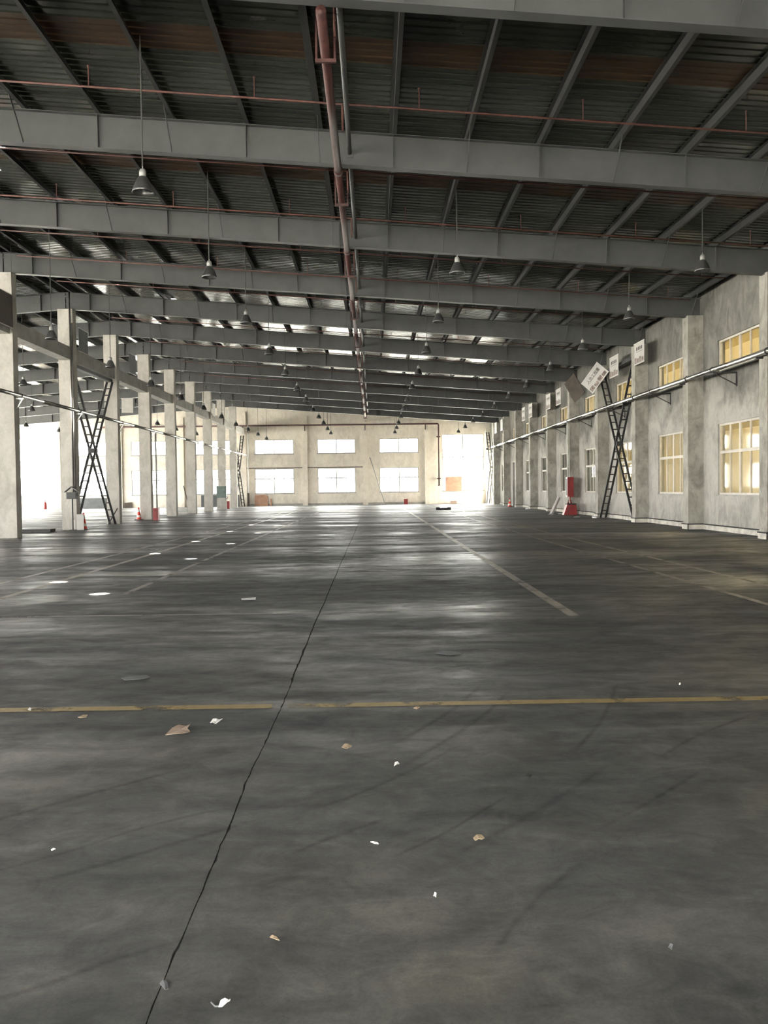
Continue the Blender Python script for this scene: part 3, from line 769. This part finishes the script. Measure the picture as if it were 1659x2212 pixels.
# ------------------------------------------------------------------ hanging signs
def text_mesh(body, size, mat):
    cu = bpy.data.curves.new('lettering', 'FONT'); cu.body = body; cu.size = size; cu.align_x = 'CENTER'; cu.extrude = 0.002
    t = bpy.data.objects.new('lettering', cu); COL.objects.link(t)
    dg = bpy.context.evaluated_depsgraph_get(); me = bpy.data.meshes.new_from_object(t.evaluated_get(dg))
    bpy.data.objects.remove(t); me.materials.clear(); me.materials.append(M[mat]); me.name = 'lettering'
    return me
def sign(loc, rz, tilt, w, h, label, face='white', text=None, wires=True, pics=True, back=False, top=None):
    """board in local x,z with its printed side towards -y; tilt turns it in its own plane"""
    o = thing('hanging_sign', label, 'sign', loc)
    o.rotation_mode = 'QUATERNION'
    o.rotation_quaternion = Matrix.Rotation(rz, 3, 'Z').to_quaternion() @ Matrix.Rotation(tilt, 3, 'Y').to_quaternion()
    MB().box(-w / 2, w / 2, -.012, .012, -h / 2, h / 2).build('board', face, o)
    MB().box(-w / 2 - .012, w / 2 + .012, -.018, .018, h / 2, h / 2 + .02).box(-w / 2 - .012, w / 2 + .012, -.018, .018, -h / 2 - .02, -h / 2).build('edge_strip', 'brownboard' if back else 'offwhite', o)
    inv = o.rotation_quaternion.inverted()
    corners = [Vector((sx * w / 2, 0, sz * h / 2)) for sx in (-1, 1) for sz in (-1, 1)]
    up = sorted(corners, key=lambda c: -(o.rotation_quaternion @ c).z)[:1 if abs(tilt) > .2 else 2]
    for c in up:
        wp = Vector(loc) + o.rotation_quaternion @ c
        MB().tube([c, c + inv @ Vector((0, 0, zr(wp.x) - .01 - wp.z))], .006, 5).build('hanger_wire', 'cable', o)
    if back: return o
    if pics:
        for i in range(4):
            a = -w * .46 + i * w * .235
            MB().box(a, a + w * .20, -.016, -.012, -h * .46, -h * (.24 if i % 2 else .18)).build('picture', 'photo', o)
        if text is None:
            for i in range(4):                    # lettering too small to read
                a = -w * .30 + i * w * .17
                MB().box(a, a + w * .10, -.015, -.012, h * .14, h * .30).build('letter_block', 'ink', o)
        MB().box(-w * .34, w * .36, -.015, -.012, h * .06, h * .075).build('rule_line', 'ink', o)
    if text:
        t = link('lettering', text_mesh(text, h * .24, 'ink'), o, (0.02, -.016, h * .10)); t.rotation_euler = (math.pi / 2, 0, 0)
    return o
SR = -math.pi / 2
sign((11.02, 35.05, 7.02), SR, 0.0, 1.25, .86, 'white picture sign hanging at the right pilaster nearer than the black brace')
sign((11.02, 38.75, 6.98), SR, 0.0, 1.35, .90, 'white picture sign hanging above the window behind the black brace')
c3 = on_y(1285, 816, 40.0)
sign(tuple(c3), -.72, -.86, 1.25, .74, 'large white sign hanging crooked by one corner, with dark Chinese lettering', text='人员工程量')
c4 = on_y(1241, 838, 46.5)
sign(tuple(c4), -1.0, .95, 1.35, .85, 'brown back of a sign hanging crooked beyond the white lettered sign', face='brownboard', back=True)
for px, py, Y, lab in ((1213, 850, 50.3, 'pale picture sign peeling on the right wall beyond the brown board'), (1196, 855, 53.2, 'narrow plain white sign hanging beyond the peeling picture sign on the right'),
                       (1153, 877, 59.2, 'dark-edged picture sign high on the right wall, nearer of a far pair'), (1146, 882, 62.0, 'shiny picture sign high on the right wall, farther of a far pair'),
                       (1090, 897, 72.5, 'plain sign high on the far right pilasters, nearer one'), (1077, 906, 76.0, 'plain sign high on the last right pilaster, farthest one')):
    p = on_x(px, py, 11.0)
    sign((11.0, Y, 6.85), SR, 0.0, 1.25, .9, lab, pics='picture' in lab)
p = on_x(17, 655, -12.25)
sign((-12.22, 28.6, 7.75), -SR, 0.0, 1.55, 1.10, 'dark brown sign at the left edge above the nearest column', face='brownboard', pics=False, text=None)
for px, py, Y, lab in ((180, 738, 36.9, 'dim grey sign hanging right of the second left column'), (286, 787, 43.0, 'dim grey sign hanging right of the third left column')):
    q = on_y(px, py, Y); sign((q.x, Y, q.z), -SR, 0.0, 1.1, .95, lab, face='greygreen', pics=False)
q = on_y(275, 876, 62); sign((q.x, 62, q.z), 0.2, 0, .8, 1.0, 'small pale board hanging in the left aisle between the third and fourth columns', face='offwhite', pics=False)
for px, py, lab in ((462, 885, 'pale sign hanging right of the seventh left column'), (491, 898, 'pale sign hanging right of the eighth left column')):
    q = on_y(px, py, 66 if px < 470 else 72); sign((q.x, q.y, q.z), -SR, 0, 1.2, .9, lab, face='offwhite', pics=False)

# ------------------------------------------------------------------ things on the floor
def cone(px, py, label, h=.70):
    p = on_floor(px, py); p = p * min(1.0, 10.75 / max(p.x, .01)); o = thing('traffic_cone', label, 'traffic cone', (p.x, p.y, 0), random.uniform(-.3, .3), 'traffic cones')
    MB().box(-.19, .19, -.19, .19, 0, .035).build('base', 'black', o)
    def R(z): return .14 - (.14 - .03) * (z - .035) / (h - .035)
    for n, m, a, b in (('lower_band', 'conered', .035, .14), ('reflective_band', 'offwhite', .14, .26), ('middle_band', 'conered', .26, .44), ('reflective_band', 'offwhite', .44, .58), ('tip', 'conered', .58, h)):
        MB().lathe([(R(a), a), (R(b), b)] + ([(0, b)] if n == 'tip' else []), 16).build(n, m, o, True)
    return o
cone(181, 1144, 'traffic cone beside the column behind the switch box')
cone(300, 1123, 'traffic cone left of the column with the red bin')
cone(1101, 1090, 'small distant traffic cone by the right wall pilasters')

def bin_(px, py, w, h, label, depth=.35):
    p = on_floor(px, py); p = p * min(1.0, 83.3 / p.y); o = thing('fire_bin', label, 'fire box', (p.x, p.y + .1, 0))
    MB().box(-w / 2, w / 2, 0, depth, 0, h).build('body', 'firered', o)
    MB().box(-w / 2 - .015, w / 2 + .015, -.015, depth + .015, h, h + .04).build('lid', 'firered', o)
    MB().box(-w / 2 + .05, w / 2 - .05, -.012, 0, h * .25, h * .8).build('front_panel', 'firered', o)
    MB().box(-.06, .06, -.03, 0, h * .84, h * .88).build('handle', 'black', o)
    return o
bin_(335, 1124, .28, .62, 'tall red fire box standing beside the fourth left column')
bin_(492, 1099, .27, .62, 'red fire box beside the green cabinet at the far columns')
bin_(877, 1089, .38, .48, 'red fire box standing alone against the far wall')

# switch box on a post by the second column
p = on_floor(147, 1147)
o = thing('switch_box', 'dark electric switch box on a thin post in front of the second column', 'switch box', (p.x, 35.45, 0))
MB().tube([(0, 0, 0), (0, 0, 1.32)], .028, 8).build('post', 'darksteel', o)
MB().box(-.12, .12, -.12, .12, 0, .02).build('foot_plate', 'darksteel', o)
bx = MB().box(-.21, .21, -.09, .09, 1.30, 1.58).build('box', 'darkgrey', o)
MB().box(-.18, .18, -.105, -.09, 1.33, 1.55).build('cover', 'darkgrey', bx); MB().box(.21, .25, -.02, .02, 1.40, 1.55).build('lever', 'black', bx)
o = tag(MB().prism([(-.30, 0), (-.02, .22), (.26, .05), (.25, .03), (-.02, .19), (-.28, -.02)], -.12, .12).build('folded_cardboard', 'concrete', None, False, (p.x - .02, 35.45, 1.60)),
        'folded cardboard sheet lying on top of the switch box', 'cardboard')
p2 = on_floor(154, 1147)
o = thing('white_board', 'small white board leaning at the foot of the column behind the switch box', 'board', (p2.x + .08, 35.63, 0))
MB().prism([(-.13, 0), (.16, 0), (.16, .66), (-.13, .66)], 0, .03).build('panel', 'white', o); MB().box(-.26, -.18, 0, .03, 0, .42).build('strip', 'white', o)

# dark plank leaning on the third column
a = on_y(235, 1133, 41.45); b_ = on_y(253, 1098, 41.45)
o = tag(MB().beam((0, 0, 0.02), (b_.x - a.x, .12, b_.z - a.z), .10, .05).build('leaning_plank', 'darksteel', None, False, (a.x, 41.40, 0.0)), 'short dark plank leaning against the third left column', 'plank')

# flat dark pallet on the floor by the first column
p = on_floor(72, 1150)
o = thing('low_pallet', 'low dark pallet lying on the floor beside the first left column', 'pallet', (p.x - .1, p.y + .3, 0), .06)
for i in range(5): MB().box(-.75, .75, -.32 + i * .15, -.22 + i * .15, .09, .115).build('slat', 'darksteel', o)
MB().box(-.75, .75, -.335, -.322, .01, .112).build('edge_board', 'darksteel', o)
for x in (-.7, 0, .66): MB().box(x, x + .07, -.32, .38, 0, .09).build('bearer', 'darksteel', o)

# green cabinet at the far columns
o = thing('green_cabinet', 'green electric cabinet on a concrete plinth between the far left columns', 'cabinet', (-12.68, 71.5, 0))
MB().box(-.38, .38, -.2, .2, 0, .95).build('plinth', 'concrete', o)
bd = MB().box(-.40, .40, -.2, .2, .98, 1.95).build('body', 'green', o)
MB().box(-.33, .33, -.215, -.2, 1.05, 1.88).build('door', 'green', bd); MB().box(.22, .26, -.24, -.215, 1.4, 1.5).build('handle', 'black', bd)
MB().box(-.46, .46, -.27, .22, 1.95, 2.0).build('rain_cover', 'frame', o)
MB().tube([(.3, 0, .98), (.42, 0, .86), (.5, 0, .95), (.44, 0, 1.1)], .03, 6).build('cable_loop', 'black', o)

# fire equipment by the right wall
o = thing('hose_cabinet', 'red fire hose cabinet with glass front on the right wall pilaster', 'hose cabinet', (10.9, 47.5, 1.0))
MB().box(-.04, .22, -.20, .22, 0, 1.06).build('body', 'firered', o)
dr = MB().box(-.075, -.04, -.24, .24, -.02, 1.08).build('door', 'firered', o)
MB().box(-.085, -.075, -.24, .24, -.02, .06).box(-.085, -.075, -.24, .24, 1.0, 1.08).box(-.085, -.075, -.24, -.19, .06, 1.0).box(-.085, -.075, .19, .24, .06, 1.0).build('door_trim', 'offwhite', dr)
MB().box(-.08, -.076, -.19, .19, .06, 1.0).build('glass', 'greygreen', dr)
MB().tube([(.1, 0, 0), (.1, 0, -.3)], .04, 8).build('supply_pipe', 'firered', o)
MB().box(-.1, .25, -.28, -.20, -.02, 1.08).build('side_frame', 'firered', o)
pb = on_floor(1250, 1111)
o = thing('fire_box', 'dark red fire equipment box on the floor under the hose cabinet', 'fire box', (10.82, 46.6, 0))
MB().prism([(-.42, 0), (.32, 0), (.26, .56), (-.22, .56)], -.2, .25).build('body', 'firered', o)
MB().box(-.24, .28, -.22, .27, .56, .62).build('lid', 'black', o)
MB().beam((-.2, -.22, .05), (-.1, -.22, .5), .05, .02).build('front_strip', 'greypaper', o)
for i, x in enumerate((-.02, .14)):
    e = thing('fire_extinguisher', 'dark fire extinguisher standing behind the dark red box, %s one' % ('left' if i == 0 else 'right'), 'extinguisher', (10.76 + x + .1, 47.25, 0), 0, 'extinguishers under the hose cabinet')
    MB().lathe([(0, 0), (.07, 0), (.075, .02), (.075, .58), (.05, .66), (.02, .70), (.02, .76), (0, .76)], 12).build('cylinder', 'firered', e, True)
    MB().box(-.015, .015, -.08, .03, .76, .80).build('handle', 'black', e)
o = tag(MB().beam((0, 0, .05), (.50, .35, .95), .16, .12).build('white_channel', 'white', None, False, (9.75, 46.6, 0)), 'white channel leaning beside the fire box on the right', 'panel')

# things at the far wall
o = tag(MB().prism([(0, 0), (1.3, 0), (1.28, .95), (1.0, 1.12), (0, 1.08)], -.03, .0).build('plywood_sheet', 'plywood', None, False, (-11.65, 83.93, 0)), 'tan plywood sheet leaning against the far wall under the left window', 'board')
o = tag(MB().box(0, .16, -.04, 0, 0, .72).build('plywood_strip', 'plywood', None, False, (-10.15, 83.93, 0)), 'narrow tan board standing beside the plywood sheet', 'board')
o = tag(MB().box(0, 1.62, -.03, 0, 0, 1.40).build('board_in_window', 'plywood', None, False, (7.14, 83.98, 1.27)), 'red-brown board set in the bright window at the far right', 'board')
a, b_ = on_y(832, 1087, 83.2), on_y(799, 988, 83.7)
o = tag(MB().tube([(0, 0, .02), (b_.x - a.x, .5, b_.z)], .04, 8).build('leaning_pole', 'fframe', None, True, (a.x, 83.2, 0)), 'thin pole leaning against the middle of the far wall', 'pole')
o = tag(MB().box(-.3, .3, -.15, .15, 0, .26).box(-.26, .26, -.16, .16, .26, .29).build('brown_carton', 'cardboard', None, False, (7.9, 83.6, 0)), 'small brown carton on the floor below the bright far right window', 'carton')
p = on_floor(957, 1101.5)
o = thing('scrap_heap', 'small dark heap of scrap on the floor near the bright far window', 'scrap', (p.x, p.y, 0))
for i in range(5): MB().box(-.5 + i * .2, -.5 + i * .2 + .26, -.15, .12, 0, random.uniform(.09, .2)).build('scrap_piece', 'darksteel', o)
p = on_floor(1085, 1091)
for x, w, lab in ((-16.9, 1.8, 'grey-green panel leaning under the far window between the left columns, wider'), (-12.95 - .9, .7, 'grey-green panel leaning under the far window between the left columns, narrower')):
    tag(MB().prism([(0, 0), (w, 0), (w, 1.15), (0, 1.15)], -.05, 0).build('leaning_board', 'greygreen', None, False, (x, 83.9, 0)), lab, 'board')
tag(MB().box(0, 3.6, -.6, 0, 0, .95).box(-.05, 3.65, -.65, .02, .95, 1.0).build('grey_counter', 'greygreen', None, False, (-29.6, 83.7, 0)), 'long grey counter under a far window in the left aisle', 'counter')
tag(MB().prism([(0, 0), (.5, 0), (.42, .85), (.05, .9)], -.05, 0).build('dark_board', 'brownboard', None, False, (-26.0, 83.9, 0)), 'dark board leaning at the far left aisle wall, taller one', 'board', 'dark boards in the left aisle')
tag(MB().prism([(0, 0), (.7, 0), (.7, .55), (0, .5)], -.05, 0).build('dark_board', 'brownboard', None, False, (-24.4, 83.9, 0)), 'dark board leaning at the far left aisle wall, shorter one', 'board', 'dark boards in the left aisle')
tag(MB().beam((0, 0, .02), (-.55, .25, 2.1), .10, .04).build('leaning_lath', 'brownboard', None, False, (-18.0, 83.4, 0)), 'dark lath leaning against the far wall behind the fifth column', 'lath')
e = thing('fire_extinguisher', 'red fire extinguisher standing by the far wall in the left aisle', 'extinguisher', (-31.9, 83.2, 0))
MB().lathe([(0, 0), (.14, 0), (.15, .03), (.15, .55), (.09, .66), (.03, .7), (.03, .78), (0, .78)], 12).build('cylinder', 'firered', e, True); MB().box(-.03, .03, -.15, .06, .78, .84).build('handle', 'black', e)

# small white lumps along the right wall
for px, py, lab in ((1285, 1117, 'white lump of rubble at the foot of the pilaster by the black brace'), (1139, 1099, 'white lump of rubble far along the right wall'),
                    (1213, 1110, 'white scrap on the floor near the red fire box'), (1247, 1117, 'flat white scrap on the floor before the red fire box'),
                    (1191, 1111, 'tiny white scrap on the floor farther along the right wall')):
    p = on_floor(px, py)
    mb = MB(); n = 9; hh = .12 if 'lump' in lab else .03; rr = .16 if 'lump' in lab else .2
    for z, s in ((0, 1), (hh * .6, .85), (hh, .4)):
        for j in range(n):
            t = 2 * math.pi * j / n; q = rr * s * random.uniform(.7, 1.15); mb.v.append((q * math.cos(t), q * math.sin(t), z * random.uniform(.8, 1)))
    for r in range(2):
        for j in range(n): mb.f.append((r * n + j, r * n + (j + 1) % n, (r + 1) * n + (j + 1) % n, (r + 1) * n + j))
    mb.f.append(tuple(2 * n + j for j in range(n)))
    tag(mb.build('white_rubble' if 'lump' in lab else 'white_scrap', 'paper', None, False, tuple(p * min(1.0, 10.8 / p.x))), lab, 'rubble' if 'lump' in lab else 'litter')

# ------------------------------------------------------------------ litter in the foreground
def litter(name, px_poly, lab, mat, cat='litter', lift=.006, curl=0.0):
    """thin scrap whose outline lies on the floor, edges slightly curled"""
    P = [on_floor(*q) for q in px_poly]; c = sum(P, Vector()) / len(P)
    mb = MB(); n = len(P)
    ctr = (0, 0, lift + curl * .3)
    for thick in (0, .0025):
        mb.v.append((ctr[0], ctr[1], ctr[2] + thick))
        for i, q in enumerate(P):
            z = .002 + thick + (curl * (0.35 + 0.65 * abs(math.sin(i * 2.1))))
            mb.v.append((q.x - c.x, q.y - c.y, z))
    for i in range(n):
        a, b = 1 + i, 1 + (i + 1) % n
        mb.f += [(0, b, a), (n + 1, n + 1 + a, n + 1 + b), (a, b, n + 1 + b, n + 1 + a)]
    return tag(mb.build(name, mat, None, False, (c.x, c.y, 0)), lab, cat)
litter('cardboard_scrap', [(357, 1590), (372, 1577), (386, 1570), (402, 1571), (411, 1569), (405, 1578), (411, 1583), (400, 1588), (378, 1590)], 'torn brown cardboard scrap on the left of the floor, before the yellow line', 'cardboard', curl=.012)
litter('crumpled_paper', [(454, 1565), (460, 1560), (468, 1560), (474, 1558), (481, 1560), (476, 1564), (466, 1567), (458, 1567)], 'crumpled white paper right of the brown cardboard scrap', 'paper', curl=.022)
litter('dry_leaf', [(738, 1617), (745, 1612), (752, 1613), (760, 1614), (759, 1619), (753, 1621), (748, 1620), (742, 1621)], 'dry brown leaf right of the floor crack, before the yellow line', 'leaf', 'leaf', curl=.014)
litter('crumpled_paper', [(851, 1659), (853, 1655), (859, 1653), (863, 1654), (858, 1657), (856, 1660)], 'tiny white paper scrap right of the dry brown leaf', 'paper', curl=.02)
litter('dry_leaf', [(1022, 1813), (1030, 1808), (1040, 1808), (1047, 1813), (1041, 1818), (1034, 1817), (1027, 1819)], 'pale dry leaf right of centre in the lower half of the floor', 'leaf', 'leaf', curl=.008)
litter('paper_strip', [(800, 1821), (806, 1822), (816, 1824), (818, 1826), (808, 1826)], 'thin white paper strip in the middle of the foreground floor', 'paper', curl=.006)
litter('white_chip', [(936, 1940), (939, 1936), (943, 1938), (942, 1943), (938, 1943)], 'bright white chip on the foreground floor right of centre', 'paper', curl=.014)
litter('grey_crumb', [(1443, 2052), (1448, 2049), (1454, 2052), (1451, 2057), (1445, 2056)], 'small grey crumb on the right of the foreground floor', 'greypaper', curl=.016)
litter('curled_peel', [(472, 2182), (477, 2176), (486, 2171), (497, 2169), (498, 2173), (492, 2179), (480, 2182)], 'curled white peel at the bottom of the picture near the crack', 'paper', curl=.02)
o = tag(MB().tube([on_floor(456, 2173) - on_floor(465, 2178) + Vector((0, 0, .012)), Vector((0, 0, .006)), on_floor(474, 2180) - on_floor(465, 2178) + Vector((0, 0, .01))], .003, 6).build('peel_strip', 'greypaper', None, True, tuple(on_floor(465, 2178))), 'thin curled strip beside the white peel at the bottom', 'litter')
litter('twig_scrap', [(583, 2028), (588, 2026), (597, 2030), (604, 2035), (598, 2036), (590, 2033)], 'small tan scrap in the dark stain near the bottom', 'leaf', curl=.008)
litter('flat_paper', [(521, 1294), (553, 1292), (552, 1297), (522, 1297)], 'flat white paper strip on the floor left of the crack, far before the yellow line', 'paper', curl=.01)
litter('grey_sheet', [(262, 1466), (275, 1463), (318, 1460), (325, 1464), (310, 1468), (270, 1471)], 'flat grey plastic sheet on the left floor beyond the yellow line', 'greypaper', curl=.003)
litter('grey_sheet', [(940, 1412), (955, 1407), (985, 1409), (998, 1413), (970, 1416)], 'flat grey sheet on the floor right of centre beyond the yellow line', 'greypaper', curl=.003)
litter('pale_scrap', [(168, 1551), (180, 1547), (190, 1547), (186, 1551), (174, 1553)], 'pale scrap at the left before the yellow line', 'leaf', curl=.006)
litter('white_chip', [(60, 1535), (64, 1532), (68, 1534), (66, 1537), (62, 1537)], 'white chip lying on the yellow line at the left', 'paper', curl=.01)
litter('white_chip', [(1466, 1480), (1468, 1478), (1471, 1480), (1469, 1482)], 'white chip on the right floor just beyond the yellow line', 'paper', curl=.012)
litter('tan_scrap', [(893, 1531), (900, 1529), (907, 1531), (901, 1534)], 'tiny tan scrap just before the yellow line right of centre', 'leaf', curl=.008)
litter('plastic_flake', [(345, 2128), (352, 2122), (362, 2128), (364, 2140), (357, 2144)], 'clear grey plastic flake touching the crack near the bottom', 'greypaper', curl=.006)
litter('white_chip', [(110, 1838), (116, 1836), (120, 1838), (112, 1840)], 'small white flake at the left of the foreground floor', 'paper', curl=.006)
litter('dark_scrap', [(1135, 1678), (1140, 1675), (1150, 1678), (1144, 1682)], 'dark scrap in the stain right of the dry leaf', 'darksteel', curl=.008)
